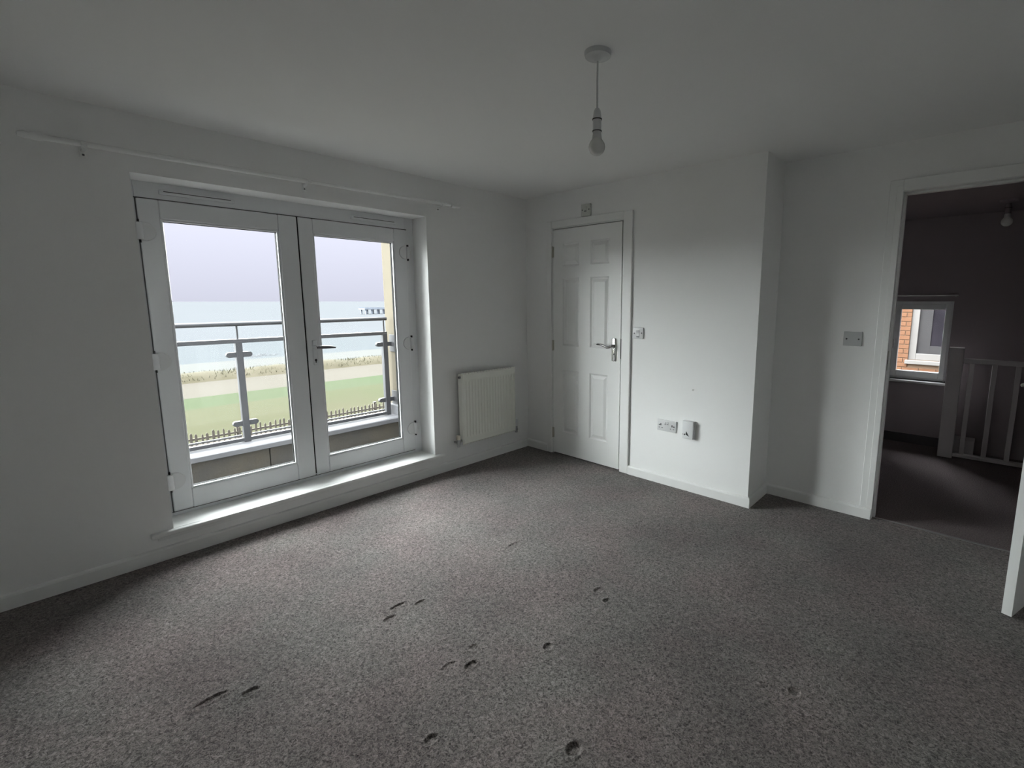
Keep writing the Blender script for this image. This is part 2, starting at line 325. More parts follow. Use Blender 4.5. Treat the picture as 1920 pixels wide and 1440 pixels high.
# skirting boards (top edge rounded), each a run of its own
def skirt(name, pts, label):
    """pts on the wall line at floor level, room on the left-hand side of travel; profile extruded between points"""
    prof = [(0, 0), (.018, 0), (.018, .060), (.015, .068), (.008, .072), (0, .073)]
    b = MB(); rings = []
    P = [Vector((*p, 0)) for p in pts]
    for i, p in enumerate(P):
        d0 = (P[i]-P[i-1]).normalized() if i > 0 else None
        d1 = (P[i+1]-P[i]).normalized() if i < len(P)-1 else None
        n0 = Vector((-d0.y, d0.x, 0)) if d0 else None; n1 = Vector((-d1.y, d1.x, 0)) if d1 else None
        if n0 and n1:
            n = (n0+n1).normalized(); n = n/max(.2, n.dot(n0))
        else: n = n0 or n1
        rings.append([b.b.verts.new(p+n*o+Vector((0, 0, h))) for o, h in prof])
    k = len(prof)
    for a, c in zip(rings, rings[1:]):
        for i in range(k): b.b.faces.new((a[i], a[(i+1) % k], c[(i+1) % k], c[i]))
    b.b.faces.new(rings[0]); b.b.faces.new(rings[-1][::-1])
    return struct(b.build(name, M['wood']), label, 'baseboard')
A0, A1 = 0.273, 1.160     # closet architrave outer edges at the wall
skirt('baseboard_left', [(0, YF+.02), (0, 0), (A0, 0)][::-1], 'white skirting board under the balcony doors and radiator')
skirt('baseboard_back', [(A1, 0), (X1, 0), (X1, D), (JL-.002, D)][::-1], 'white skirting board right of the panelled door round to doorway')
# ---------------------------------------------------------------- closet door: architrave, lining, moulded six-panel leaf
m = MB()
m.box(A0, DX0-.006, -.018, 0, 0, DZ+.066, .005).box(DX1+.008, A1, -.018, 0, 0, DZ+.066, .005).box(DX0-.006, DX1+.008, -.018, 0, DZ+.006, DZ+.066, .005)
arch = struct(m.build('trim_1', M['wood']), 'white architrave around the closed panelled door', 'architrave')
m = MB(); m.box(DX0-.03, DX0, -.003, .1, 0, DZ, .001).box(DX1, DX1+.03, -.003, .1, 0, DZ, .001).box(DX0-.03, DX1+.03, -.003, .1, DZ, DZ+.03, .001)
m.box(DX0-.03, DX1+.03, .05, .1, 0, DZ+.03)  # unseen backing panel added to stop light leaking round the leaf
m.build('door_lining', M['wood'], arch)

def panel_leaf(parent, x0, x1, z0, z1, yf, th, cells, mtl, both=False):
    """leaf body with recessed sockets and a raised moulded panel (own object) in each; front faces -y"""
    b = MB(); R = .008
    xs = sorted({x0, x1, *[c[0] for c in cells], *[c[1] for c in cells]}); zs = sorted({z0, z1, *[c[2] for c in cells], *[c[3] for c in cells]})
    def inside(cx, cz): return any(c[0] < cx < c[1] and c[2] < cz < c[3] for c in cells)
    def q(*p): b.b.faces.new([b.b.verts.new(v) for v in p])
    for ys, sgn in ((yf, 1), (yf+th, -1)):
        soc = sgn == 1 or both
        for a, c in zip(xs, xs[1:]):
            for d, e in zip(zs, zs[1:]):
                if soc and inside((a+c)/2, (d+e)/2): continue
                q((a, ys, d), (c, ys, d), (c, ys, e), (a, ys, e))
        if soc:
            for a, c, d, e in cells:
                y2 = ys+sgn*R; s = .012
                o = [(a, ys, d), (c, ys, d), (c, ys, e), (a, ys, e)]; i = [(a+s, y2, d+s), (c-s, y2, d+s), (c-s, y2, e-s), (a+s, y2, e-s)]
                for k in range(4): q(o[k], o[(k+1) % 4], i[(k+1) % 4], i[k])
                q(*i)
    y0, y1 = yf, yf+th
    q((x0, y0, z0), (x0, y1, z0), (x0, y1, z1), (x0, y0, z1)); q((x1, y0, z0), (x1, y1, z0), (x1, y1, z1), (x1, y0, z1))
    q((x0, y0, z0), (x1, y0, z0), (x1, y1, z0), (x0, y1, z0)); q((x0, y0, z1), (x1, y0, z1), (x1, y1, z1), (x0, y1, z1))
    bmesh.ops.remove_doubles(b.b, verts=b.b.verts[:], dist=1e-5)
    leaf = b.build('leaf', mtl, parent)
    for ys, sgn in ((yf, 1), (yf+th, -1)):
        if sgn == -1 and not both: continue
        for a, c, d, e in cells:
            p = MB(); s0, s1 = .016, .042; yb, yt = ys+sgn*(R+.001), ys+sgn*.0005
            o = [(a+s0, yb, d+s0), (c-s0, yb, d+s0), (c-s0, yb, e-s0), (a+s0, yb, e-s0)]; i = [(a+s1, yt, d+s1), (c-s1, yt, d+s1), (c-s1, yt, e-s1), (a+s1, yt, e-s1)]
            vo = [p.b.verts.new(v) for v in o]; vi = [p.b.verts.new(v) for v in i]
            for k in range(4): p.b.faces.new((vo[k], vo[(k+1) % 4], vi[(k+1) % 4], vi[k]))
            p.b.faces.new(vi); p.b.faces.new(vo[::-1])
            p.build('panel', mtl, leaf)
    return leaf
PX = [(.450, .633), (.752, .942)]; PZ = [(1.683, 1.876), (1.0, 1.583), (.216, .785)]
door1 = struct(thing('door_1', (DX0, .01, 0), 'closed white six-panel door with chrome lever handle', 'door'), 'closed white six-panel door with chrome lever handle', 'door')
leaf1 = panel_leaf(door1, DX0+.004, DX1-.009, .012, DZ-.007, -.004, .035, [(*a, *z) for a in PX for z in PZ], M['wood'])
for z in (1.808, .996, .196):
    h = MB(); h.box(DX0-.010, DX0+.014, -.0065, .004, z-.045, z+.045, .002).tube([(DX0+.002, -.010, z-.047), (DX0+.002, -.010, z+.047)], .006, 10)
    h.build('hinge', M['hinge'], leaf1, smooth=True)
# lever handle on long backplate
hx = 1.003
pl = MB().box(hx-.021, hx+.021, -.015, -.002, .905, 1.095, .008, 3).build('handle_plate', M['chrome'], leaf1, smooth=True)
lv = MB().lathe([(.0, .0), (.013, .0), (.012, -.012), (.010, -.045), (.0, -.045)], (hx, -.015, 1.032), 'Y', 16)
lv.tube([(hx+.006, -.056, 1.030), (hx-.012, -.058, 1.024), (hx-.035, -.060, 1.021), (hx-.06, -.060, 1.030), (hx-.095, -.058, 1.038), (hx-.125, -.055, 1.040), (hx-.142, -.048, 1.037)], [.008, .010, .010, .009, .008, .007, .006], 12)
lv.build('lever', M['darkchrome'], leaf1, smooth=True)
MB().lathe([(.0, .0), (.0065, .0), (.0065, -.0015), (.0, -.0015)], (hx+.004, -.0145, .965), 'Y', 16).build('keyhole', M['dark'], leaf1)
MB().box(DX1-.0088, DX1-.0002, -.0035, .03, .93, 1.09).build('latch_gap_shade', M['dark'], leaf1)  # black strip drawn for the shade inside the gap by the lock

# ---------------------------------------------------------------- doorway to landing and its open leaf
m = MB()
m.box(JL-.066, JL, D-.007, D, .073, DH+.066, .003).box(JR, JR+.066, D-.018, D, 0, DH+.066, .005).box(JL, JR, D-.018, D, DH, DH+.066, .005)
dw = struct(m.build('trim_2', M['wood']), 'white architrave and lining of the open doorway to the landing', 'architrave')
m = MB(); m.box(JL-.03, JL+.002, D-.01, D+.11, 0, DH, .002).box(JR-.002, JR+.03, D-.01, D+.11, 0, DH, .002).box(JL-.03, JR+.03, D-.01, D+.11, DH-.002, DH+.03, .002)
m.box(JL+.002, JL+.014, D+.04, D+.08, 0, DH, .001).box(JR-.014, JR-.002, D+.04, D+.08, 0, DH, .001).box(JL, JR, D+.04, D+.08, DH-.014, DH-.002, .001)
m.build('door_lining', M['wood'], dw)
MB().box(JL+.001, JL+.004, D+.008, D+.032, .965, 1.085, .001).build('strike_plate', M['hinge'], dw)
MB().box(JL+.0035, JL+.0045, D+.014, D+.026, 1.005, 1.03).build('strike_slot', M['dark'], dw)
ang = math.atan2(.95, .31)
o3 = thing('door_2', (3.421, -.385, 0), 'open white panelled door standing edge-on at the right', 'door', kind='structure')
cell = [(a-.335, b-.335, c, d) for a, b in PX for c, d in PZ]
l3 = panel_leaf(o3, 0, .735, .010, 1.985, 0, .035, cell, M['wood'], both=True)
for ch in [l3]: ch.location = (0, 0, 0)
def handle_set(parent, x, yface, s):
    MB().box(x-.021, x+.021, min(yface, yface+s*.010), max(yface, yface+s*.010), .905, 1.095, .004, 2).build('handle_plate', M['chrome'], parent, smooth=True)
    y = yface+s*.05
    MB().tube([(x, yface+s*.008, 1.03), (x, y, 1.03)], .010, 12).tube([(x-.006, y, 1.03), (x+.03, y, 1.022), (x+.07, y, 1.03), (x+.125, y, 1.038)], [.008, .010, .009, .007], 12).build('lever', M['chrome'], parent, smooth=True)
o3.rotation_euler = (0, 0, 0)
handle_set(l3, .06, 0, -1); handle_set(l3, .06, .035, 1)
def fix_local(root):
    # children were placed with world coordinates about the origin: pull them back under the root
    for c in root.children: c.location = (0, 0, 0)
    for c in root.children:
        for g in c.children: g.location = (0, 0, 0)
fix_local(o3); o3.rotation_euler = (0, 0, ang)
struct(MB().box(JL, JR, D+.034, D+.052, -.004, .004, .002).build('trim_3', M['strip']), 'thin pale metal threshold strip across the open doorway', 'threshold')

# ---------------------------------------------------------------- french balcony doors
XF = -.18
fd = thing('door_3', (XF, YL, ZB), 'white glazed french doors looking out to the balcony and sea', 'door', kind='structure')
F0, F1, FT = YL-.02, YR-.008, 1.998
m = MB(); m.frame('X', XF-.075, XF-.012, F0, F1+.03, ZB-.03, FT+.03, .0525, .090, .050, .105, .003)
m.build('outer_frame', M['upvc'], fd)
def leaf_door(y0, y1, g0, g1, gz0, gz1, hinges_y):
    z0, z1 = .184, 1.926
    b = MB(); b.frame('X', XF-.042, XF, y0, y1, z0, z1, g0-.011-y0, y1-g1-.011, gz0-.011-z0, z1-gz1-.011, .006)
    lf = b.build('leaf', M['upvc'], fd)
    b = MB(); b.frame('X', XF-.022, XF-.005, g0-.012, g1+.012, gz0-.012, gz1+.012, .012, .012, .012, .012, .004); b.build('glazing_bead', M['upvc'], lf)
    b = MB(); b.frame('X', XF-.043, XF-.0222, g0-.011, g1+.011, gz0-.011, gz1+.011, .0125, .0125, .0125, .0125, .0); b.build('gasket', M['seal'], lf)
    MB().box(XF-.034, XF-.030, g0-.010, g1+.010, gz0-.010, gz1+.010).build('glass_pane', M['glass'], lf)
    for z in (1.755, 1.058, .366):
        h = MB(); ys = hinges_y
        h.tube([(XF+.012, ys, z-.044), (XF+.012, ys, z+.044)], .016, 14)
        sgn = 1 if ys < (y0+y1)/2 else -1
        h.lathe([(0, 0), (.050, 0), (.048, .007), (.0, .008)], (XF+.0005, ys+sgn*.022, z), 'X', 28)
        hc = h.build('hinge_cover', M['plastic'], lf, smooth=True)
        MB().box(XF-.004, XF+.012, ys-.004, ys+.004, z-.060, z-.0445).box(XF-.004, XF+.012, ys-.004, ys+.004, z+.0445, z+.060).build('hinge_gap', M['dark'], lf)  # black blocks stand in for the dark gaps at the hinge ends
    return lf
leafA = leaf_door(-2.672, -1.890, -2.570, -2.011, .310, 1.817, -2.675)
leafB = leaf_door(-1.884, -1.113, -1.784, -1.224, .308, 1.820, -1.104)
# astragal strip at the meeting stiles, dark gap between leaves
MB().box(XF-.05, XF-.004, -1.8905, -1.8835, .197, 1.926).build('meeting_gasket', M['seal'], fd)
m = MB(); m.box(XF-.05, XF-.010, -2.677, -2.6715, .18, 1.93).box(XF-.05, XF-.010, -2.68, -1.10, 1.9255, 1.932).box(XF-.05, XF-.012, -2.68, -1.10, .178, .1835)
m.build('frame_gasket', M['slot'], fd)
# lever on the active leaf
hb = MB(); hb.box(XF, XF+.009, -1.852, -1.822, .955, 1.125, .006, 3)
hb.lathe([(0, 0), (.014, 0), (.012, .02), (.010, .05), (0, .052)], (XF+.008, -1.838, 1.078), 'X', 16)
hb.build('handle_plate', M['upvc'], leafB, smooth=True)
MB().tube([(XF+.052, -1.845, 1.078), (XF+.056, -1.81, 1.079), (XF+.056, -1.77, 1.077), (XF+.052, -1.72, 1.072)], [.010, .011, .010, .006], 12).build('lever', M['lever'], leafB, smooth=True)
MB().lathe([(0, 0), (.008, 0), (.008, .003), (0, .003)], (XF+.008, -1.838, .990), 'X', 14).box(XF+.008, XF+.0105, -1.841, -1.835, .972, .990).build('keyhole', M['dark'], leafB)
# trickle vents on the frame head
for y0, y1 in ((-2.575, -2.225), (-1.532, -1.185)):
    v = MB(); v.box(XF-.012, XF+.004, y0, y1, 1.957, 1.980, .004); v.box(XF-.012, XF+.010, y0+.004, y1-.004, 1.976, 1.983, .002)
    vv = v.build('trickle_vent', M['upvc'], fd)
    MB().box(XF+.0035, XF+.0046, y0+.02, y1-.02, 1.9705, 1.9745).build('vent_slot', M['slot'], vv)

# window board with rounded nosing and short horns
m = MB(); m.box(-.20, .0, YL, YR, ZB-.03, ZB).box(-.002, .034, YL-.098, YR+.072, ZB-.024, ZB, .006, 3)
m.box(.0, .008, YL-.07, YR+.05, .112, ZB-.025, .002)
struct(m.build('trim_4', M['wood'], smooth=True), 'white window board below the french doors', 'sill')

# ---------------------------------------------------------------- curtain pole
cp = thing('curtain_pole', (.07, -1.95, 2.1), 'white telescopic curtain pole above the french doors', 'curtain pole')
PZ0, PZ1 = 2.091, 2.113
def pz(y): return PZ0+(PZ1-PZ0)*(y+3.07)/2.25
m = MB(); m.tube([(.07, -1.9, pz(-1.9)), (.07, -.87, pz(-.87))], .0095, 14).build('thin_tube', M['wood'], cp, smooth=True)
m = MB(); m.tube([(.07, -3.0, pz(-3.0)), (.07, -1.885, pz(-1.885))], .0125, 14).build('wide_tube', M['wood'], cp, smooth=True)
for y in (-2.99, -.86):
    s = -1 if y < -2 else 1
    f = MB(); z = pz(y); f.lathe([(0, -.004*s), (.015, 0), (.018, .01*s), (.018, .03*s), (.013, .04*s), (.016, .055*s), (.010, .075*s), (0, .078*s)], (.07, y, z), 'Y', 18)
    f.build('finial', M['wood'], cp, smooth=True)
for y in (-2.864, -1.898, -.94):
    z = pz(y); b = MB(); b.box(0, .006, y-.013, y+.013, z-.045, z+.03, .002).box(.004, .062, y-.007, y+.007, z-.020, z-.008, .002)
    b.tube([(.055, y-.011, z-.012), (.055, y+.011, z-.012)], .006, 8)
    for k in range(7):
        a = PI*(.95+1.1*k/6)
        if k: b.box(.07+.017*math.cos(a)-.004, .07+.017*math.cos(a)+.004, y-.010, y+.010, z+.017*math.sin(a)-.004, z+.017*math.sin(a)+.004)
    br = b.build('bracket', M['wood'], cp)
    MB().lathe([(0, 0), (.005, 0), (.004, .003), (0, .003)], (.006, y, z-.034), 'X', 10).build('screw', M['slot'], br)

# ---------------------------------------------------------------- radiator
rd = thing('radiator', (.06, -.53, .2), 'white ribbed panel radiator on the wall right of the balcony doors', 'radiator')
RY0, RY1, RZ0, RZ1 = -.826, -.236, .208, .803
def ribbed(xf, y0, y1, z0, z1):
    b = MB().b; n = 18; prof = []
    yy = [y0, y0+.012]
    pts = [(y0, xf-.010), (y0+.010, xf)]
    pitch = (y1-y0-.03)/n
    for k in range(n):
        a = y0+.015+k*pitch
        pts += [(a+pitch*.10, xf), (a+pitch*.28, xf-.005), (a+pitch*.72, xf-.005), (a+pitch*.90, xf)]
    pts += [(y1-.010, xf), (y1, xf-.010)]
    rows = [(z0, -.006), (z0+.012, 0), (z0+.055, 0), (z0+.075, 1), (z1-.075, 1), (z1-.055, 0), (z1-.012, 0), (z1, -.006)]
    grid = []
    for z, k in rows:
        grid.append([b.verts.new(((xf+k if k < 0 else (x if (k == 1 or x < xf-.006) else xf)) if k != -.006 else x-.006 if x > xf-.008 else x, y, z)) for y, x in pts])
    for a, c in zip(grid, grid[1:]):
        for i in range(len(pts)-1): b.faces.new((a[i], a[i+1], c[i+1], c[i]))
    ext = bmesh.ops.extrude_face_region(b, geom=b.faces[:])
    vs = [e for e in ext['geom'] if isinstance(e, bmesh.types.BMVert)]
    bmesh.ops.translate(b, vec=(-.006, 0, 0), verts=vs)
    mb = MB(); mb.b = b; return mb
ribbed(.090, RY0, RY1, RZ0, RZ1).build('front_panel', M['rad'], rd)
MB().box(.030, .040, RY0+.004, RY1-.004, RZ0+.01, RZ1-.01, .004).build('back_panel', M['rad'], rd)
MB().box(.028, .085, RY0+.004, RY0+.010, RZ0+.03, RZ1-.008).build('end_cover', M['rad'], rd)
MB().box(.028, .085, RY1-.010, RY1-.004, RZ0+.03, RZ1-.008).build('end_cover', M['rad'], rd)
tg = MB()
tg.box(.030, .086, RY0+.006, RY1-.006, RZ1-.014, RZ1-.010)
for k in range(26):
    y = RY0+.018+k*(RY1-RY0-.036)/25; tg.box(.034, .082, y-.004, y+.004, RZ1-.010, RZ1-.004)
tg.build('top_grille', M['rad'], rd)
fins = MB()
for k in range(24):
    y = RY0+.03+k*(RY1-RY0-.06)/23; fins.box(.042, .080, y-.001, y+.001, RZ0+.04, RZ1-.03)
fo = fins.build('convector_fins', M['rad'], rd); fo['kind'] = 'stuff'
for y, z, s in ((RY0-.030, .245, -1), (RY1+.028, .235, 1)):
    v = MB(); v.tube([(.058, y-s*.026, z), (.058, y, z)], .010, 12).tube([(.058, y, z-.05), (.058, y, z+.012)], .013, 14).tube([(.058, y, z-.02), (.030, y, z-.02), (.0, y, z-.02)], .008, 10)
    v.tube([(.058, y, z-.028), (.058, y, z-.012)], .017, 6)
    vo = v.build('valve', M['steel'], rd, smooth=True)
    c = MB()
    if s < 0: c.lathe([(0, 0), (.018, 0), (.019, .012), (.016, .034), (0, .036)], (.058, y, z+.012), 'Z', 18); mm = M['valve']
    else: c.lathe([(0, 0), (.018, 0), (.020, .010), (.020, .055), (.016, .068), (0, .07)], (.058, y, z+.012), 'Z', 18); mm = M['plastic']
    c.build('valve_cap', mm, vo, smooth=True)
MB().tube([(.060, RY0-.012, .772), (.060, RY0+.006, .772)], .010, 8).build('bleed_plug', M['slot'], rd)

# ---------------------------------------------------------------- wall plates
def plate(x0, x1, z0, z1, y, th, mtl, par):
    return MB().box(x0, x1, y-th, y, z0, z1, .003, 3).build('face_plate', mtl, par, smooth=True)
def screws(par, pts, y):
    for x, z in pts:
        MB().lathe([(0, 0), (.0055, 0), (.0045, -.0022), (0, -.0022)], (x, y, z), 'Y', 12).build('screw', M['slot'], par)
# light switch by the closed door
t = thing('light_switch', (1.226, 0, 1.145), 'small white light switch plate just right of the closed panelled door', 'light switch')
plate(1.180, 1.272, 1.101, 1.186, 0, .012, M['plate'], t); screws(t, [(1.194, 1.141), (1.259, 1.145)], -.012)
MB().poly([(1.214, -.012, 1.120), (1.214, -.016, 1.120), (1.214, -.013, 1.141), (1.214, -.019, 1.166), (1.214, -.012, 1.166)], (.024, 0, 0)).build('rocker', M['plate'], t)
MB().box(1.213, 1.239, -.0128, -.012, 1.112, 1.118).build('rocker_gap', M['slot'], t)
# double socket
t = thing('double_socket', (1.495, 0, .46), 'white double power socket low on the wall left of the outlet box', 'socket')
plate(1.416, 1.574, .416, .503, 0, .010, M['plate'], t); screws(t, [(1.435, .460), (1.556, .460)], -.010)
for cx in (1.447, 1.541):
    s = MB(); s.box(cx-.0045, cx+.0045, -.0112, -.010, .456, .472).box(cx-.016, cx-.008, -.0112, -.010, .438, .443).box(cx+.008, cx+.016, -.0112, -.010, .438, .443)
    s.build('pin_slot', M['slot'], t)
for cx in (1.485, 1.503):
    MB().box(cx-.006, cx+.006, -.0135, -.010, .468, .488, .001).build('rocker', M['plastic'], t)
    MB().box(cx-.005, cx+.005, -.0142, -.0134, .469, .474).build('rocker_mark', M['slot'], t)
# box-shaped outlet with dark notch
t = thing('outlet_box', (1.68, 0, .46), 'white box-shaped cable outlet on the wall right of the double socket', 'outlet')
m = MB(); m.poly([(1.636, -.006, .395), (1.724, -.006, .395), (1.724, -.006, .530), (1.636, -.006, .530)], (0, .006, 0)).build('back_plate', M['plastic'], t)
m = MB(); m.box(1.636, 1.720, -.034, -.006, .400, .530, .004, 3).build('body', M['plastic'], t, smooth=True)
m = MB(); m.poly([(1.664, -.0335, .430), (1.692, -.0335, .418), (1.668, -.0335, .455)], (0, -.0015, 0)).lathe([(0, 0), (.006, 0), (.006, -.0015), (0, -.0015)], (1.655, -.034, .430), 'Y', 12).lathe([(0, 0), (.003, 0), (.003, -.0015), (0, -.0015)], (1.641, -.034, .430), 'Y', 10)
m.build('notch', M['dark'], t)
# isolator above the door
t = thing('isolator_switch', (.708, 0, 2.118), 'square greyish isolator switch directly above the panelled door frame', 'switch')
plate(.661, .755, 2.068, 2.163, 0, .018, M['oldplate'], t); screws(t, [(.674, 2.118), (.742, 2.118)], -.018)
MB().box(.694, .722, -.0225, -.018, 2.102, 2.142, .002).build('rocker', M['oldplate'], t)
MB().box(.697, .719, -.0232, -.022, 2.103, 2.110).build('rocker_mark', M['slot'], t)
# twin blank plate beside the doorway
t = thing('blank_plate', (2.592, D, 1.15), 'light grey double blank plate with two screws left of the open doorway', 'wall plate')
plate(2.542, 2.645, 1.106, 1.196, D, .009, M['greyplate'], t); screws(t, [(2.560, 1.150), (2.627, 1.150)], D-.009)
# picture screw left in the wall
t = thing('wall_screw', (1.694, 0, .758), 'tiny screw left in the wall above the outlet box', 'screw')
MB().lathe([(0, 0), (.003, 0), (.003, -.006), (.006, -.007), (.005, -.010), (0, -.010)], (1.694, 0, .758), 'Y', 12).build('head', M['oldplate'], t)

# ---------------------------------------------------------------- pendants
def pendant(x, y, zc, drop, label, s=1.0, mp='greyplate', mh='plate'):
    t = thing('pendant_light', (x, y, zc), label, 'pendant light')
    MB().lathe([(0, 0), (.050*s, 0), (.050*s, -.005), (.047*s, -.016), (.020*s, -.020), (.010*s, -.028), (0, -.028)], (x, y, zc), 'Z', 32).build('ceiling_rose', M[mp], t, smooth=True)  # bedroom rose uses grey plastic to carry its underside shade
    zh = zc-drop
    MB().tube([(x, y, zc-.03), (x-.001, y, (zc+zh)/2), (x, y, zh-.004)], .0035*s, 8).build('flex', M['cable'], t, smooth=True)
    h = MB(); h.lathe([(0, 0), (.008*s, -.001), (.013*s, -.010), (.0165*s, -.034), (.0165*s, -.038), (0, -.038)], (x, y, zh), 'Z', 24)
    hd = h.build('lampholder', M[mh], t, smooth=True)
    MB().lathe([(0, 0), (.0185*s, 0), (.0185*s, -.0035), (0, -.0035)], (x, y, zh-.038), 'Z', 24).build('dark_ring', M['dark'], hd)
    MB().lathe([(0, 0), (.0165*s, 0), (.0165*s, -.038), (0, -.038)], (x, y, zh-.0415), 'Z', 24).build('skirt_ring', M[mh], hd, smooth=True)
    MB().lathe([(0, 0), (.0180*s, 0), (.0180*s, -.003), (0, -.003)], (x, y, zh-.0795), 'Z', 24).build('lower_ring', M['slot'], hd)
    MB().lathe([(0, 0), (.0150*s, 0), (.0185*s, -.026), (0, -.026)], (x, y, zh-.0825), 'Z', 24).build('bulb_base', M['cable'], t, smooth=True)
    prof = [(.0175*s, 0)]; r = .031*s
    for k in range(1, 13):
        a = PI*.20+(PI*.80)*k/12; prof.append((r*math.sin(a), -.004-r*(.81-math.cos(a))))
    MB().lathe(prof, (x, y, zh-.1085), 'Z', 28).build('bulb', M['bulb'], t, smooth=True)
pendant(2.046, -1.622, H, .193, 'white pendant light with bare bulb hanging from the bedroom ceiling')
pendant(3.262, 1.90, HC, .02, 'dim pendant bulb near the landing ceiling seen through the doorway', 1.15, 'lwall', 'lwall')  # rose and holder take the dimmed landing wall colour

# ---------------------------------------------------------------- landing window
w1 = thing('window_1', (WX0, YH, WZ0), 'small white casement window on the landing facing brickwork', 'window', kind='structure')
MB().frame('Y', YH+.055, YH+.12, WX0, WX1, WZ0, WZ1, .05, .022, .035, .040, .003).build('outer_frame', M['upvc'], w1)
sash = MB().frame('Y', YH+.045, YH+.105, WX0+.03, WX1-.018, WZ0+.025, WZ1-.028, .07, .040, .058, .050, .004).build('sash', M['upvc'], w1)
MB().box(WX0+.09, WX1-.05, YH+.075, YH+.079, WZ0+.07, WZ1-.07).build('glass_pane', M['glass'], sash)
MB().tube([(2.553, YH+.045, 1.0), (2.553, YH+.012, 1.0)], .008, 10).tube([(2.553, YH+.014, 1.012), (2.553, YH+.010, .93)], [.009, .007], 10).build('handle', M['steel'], sash, smooth=True)
MB().box(WX0-.03, WX1+.02, YH-.055, YH+.06, WZ0-.022, WZ0, .004).build('window_board', M['wood'], w1)
cr = thing('curtain_rail', (2.75, YH, 1.44), 'thin white curtain rail above the landing window', 'curtain rail')
MB().tube([(2.46, YH-.03, 1.438), (3.01, YH-.03, 1.438)], .006, 10).build('rail', M['wood'], cr, smooth=True)
for x in (2.50, 2.99): MB().box(x-.006, x+.006, YH-.034, YH, 1.428, 1.436, .001).build('bracket', M['wood'], cr)

# stair balustrade on the landing
YBA = 2.245
bl = thing('stair_balustrade', (3.0, YBA, 0), 'dim white stair balustrade with square spindles on the landing', 'balustrade')
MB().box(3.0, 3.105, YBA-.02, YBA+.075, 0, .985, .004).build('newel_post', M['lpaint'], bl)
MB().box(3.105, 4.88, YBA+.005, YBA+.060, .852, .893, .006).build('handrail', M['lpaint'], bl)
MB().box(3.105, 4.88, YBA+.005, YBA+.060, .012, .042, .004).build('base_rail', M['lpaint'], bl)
sp0 = None
for k in range(12):
    x = 3.164+k*.1475
    if sp0 is None:
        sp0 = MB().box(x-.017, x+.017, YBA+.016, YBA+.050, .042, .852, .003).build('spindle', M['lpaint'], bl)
    else:
        c = sp0.copy(); C.objects.link(c); c.parent = bl; c.location = Vector(sp0.location)+Vector((k*.1475, 0, 0))
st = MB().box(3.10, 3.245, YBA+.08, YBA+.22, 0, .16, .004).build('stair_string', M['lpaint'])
tag(st, 'low pale stair string end behind the first balustrade spindles', 'stair string')

# ---------------------------------------------------------------- balcony
B = -1.5
struct(MB().box(-1.56, -.3, -3.6, -.25, -.25, -.06).build('balcony_floor', M['deck']), 'grey balcony floor behind the parapet', 'balcony floor')
pp = thing('parapet', (-1.55, -2, -.06), 'low brown rendered parapet edging the balcony', 'parapet', kind='structure')
MB().box(-1.55, -1.32, -3.6, -1.835, -.06, .135, .006).build('parapet_block', M['parapet'], pp)
MB().box(-1.55, -1.318, -1.829, -.25, -.06, .135, .006).build('parapet_block', M['parapet'], pp)
m = MB(); prof = [(-1.56, .130), (-1.56, .178), (-1.50, .180), (-1.335, .183), (-1.312, .180), (-1.302, .172), (-1.300, .135), (-1.306, .130)]
m.poly([(x, -3.6, z) for x, z in prof], (0, 3.05, 0)).build('coping', M['coping'], pp)
m = MB(); m.box(-1.62, -.30, -.585, -.55, -.06, .29, .01).build('flashing_upstand', M['coping'], pp)
sw = struct(MB().box(-1.615, -.3, -.55, -.25, -.25, 2.9, .01).build('wall_balcony', M['cream']), 'cream rendered side wall at the right end of the balcony', 'wall')

br = thing('balcony_railing', (B, -1.9, .19), 'grey steel and glass balcony railing with two rails', 'railing')
MB().tube([(B, -3.55, 1.188), (B, -.598, 1.204)], .0185, 14).build('top_rail', M['rail'], br, smooth=True)
MB().box(B-.020, B+.020, -3.55, -.603, 1.036, 1.070, .003).build('middle_rail', M['rail'], br)
MB().box(B-.020, B+.020, -3.55, -.603, .186, .216, .003).build('bottom_rail', M['rail'], br)
def post(y, arms):
    p = MB().box(B-.025, B+.025, y-.025, y+.025, .178, 1.050, .003).build('post', M['rail'], br)
    MB().tube([(B, y, 1.060), (B, y, 1.185)], .008, 10).build('rail_stem', M['rail'], p, smooth=True)
    for z in (.938, .345):
        for s, yy in arms:
            c = MB(); pr = []
            r, L = .0215, .056
            y0, y1 = y+s*.018, y+s*(.018+L)
            lo, hi = min(y0, y1), max(y0, y1)
            pts = [(B+.016, hi+r*math.cos(a), z+r*math.sin(a)) for a in [-PI/2+PI*k/8 for k in range(9)]]+[(B+.016, lo+r*math.cos(a), z+r*math.sin(a)) for a in [PI/2+PI*k/8 for k in range(9)]]
            c.poly(pts, (-.034, 0, 0)); c.build('glass_clamp', M['rail'], p)
    return p
pA = post(-1.945, [(-1, 0), (1, 0)]); post(-.630, [(-1, 0), (1, 0)]); post(-3.26, [(-1, 0), (1, 0)])
for y0, y1 in ((-3.22, -1.985), (-1.905, -.67)):
    gp = MB().box(B-.005, B+.005, y0, y1, .245, 1.037).build('glass_panel', M['bglass'], br)
    MB().box(B-.006, B+.012, y0, y1, .232, .246, .001).build('glass_channel', M['rail_l'], gp)
for z0, z1 in ((.855, 1.035), (.285, .435)):
    MB().box(B-.03, B+.08, -.560, -.5495, z0, z1, .002).build('wall_bracket', M['bracket'], br)

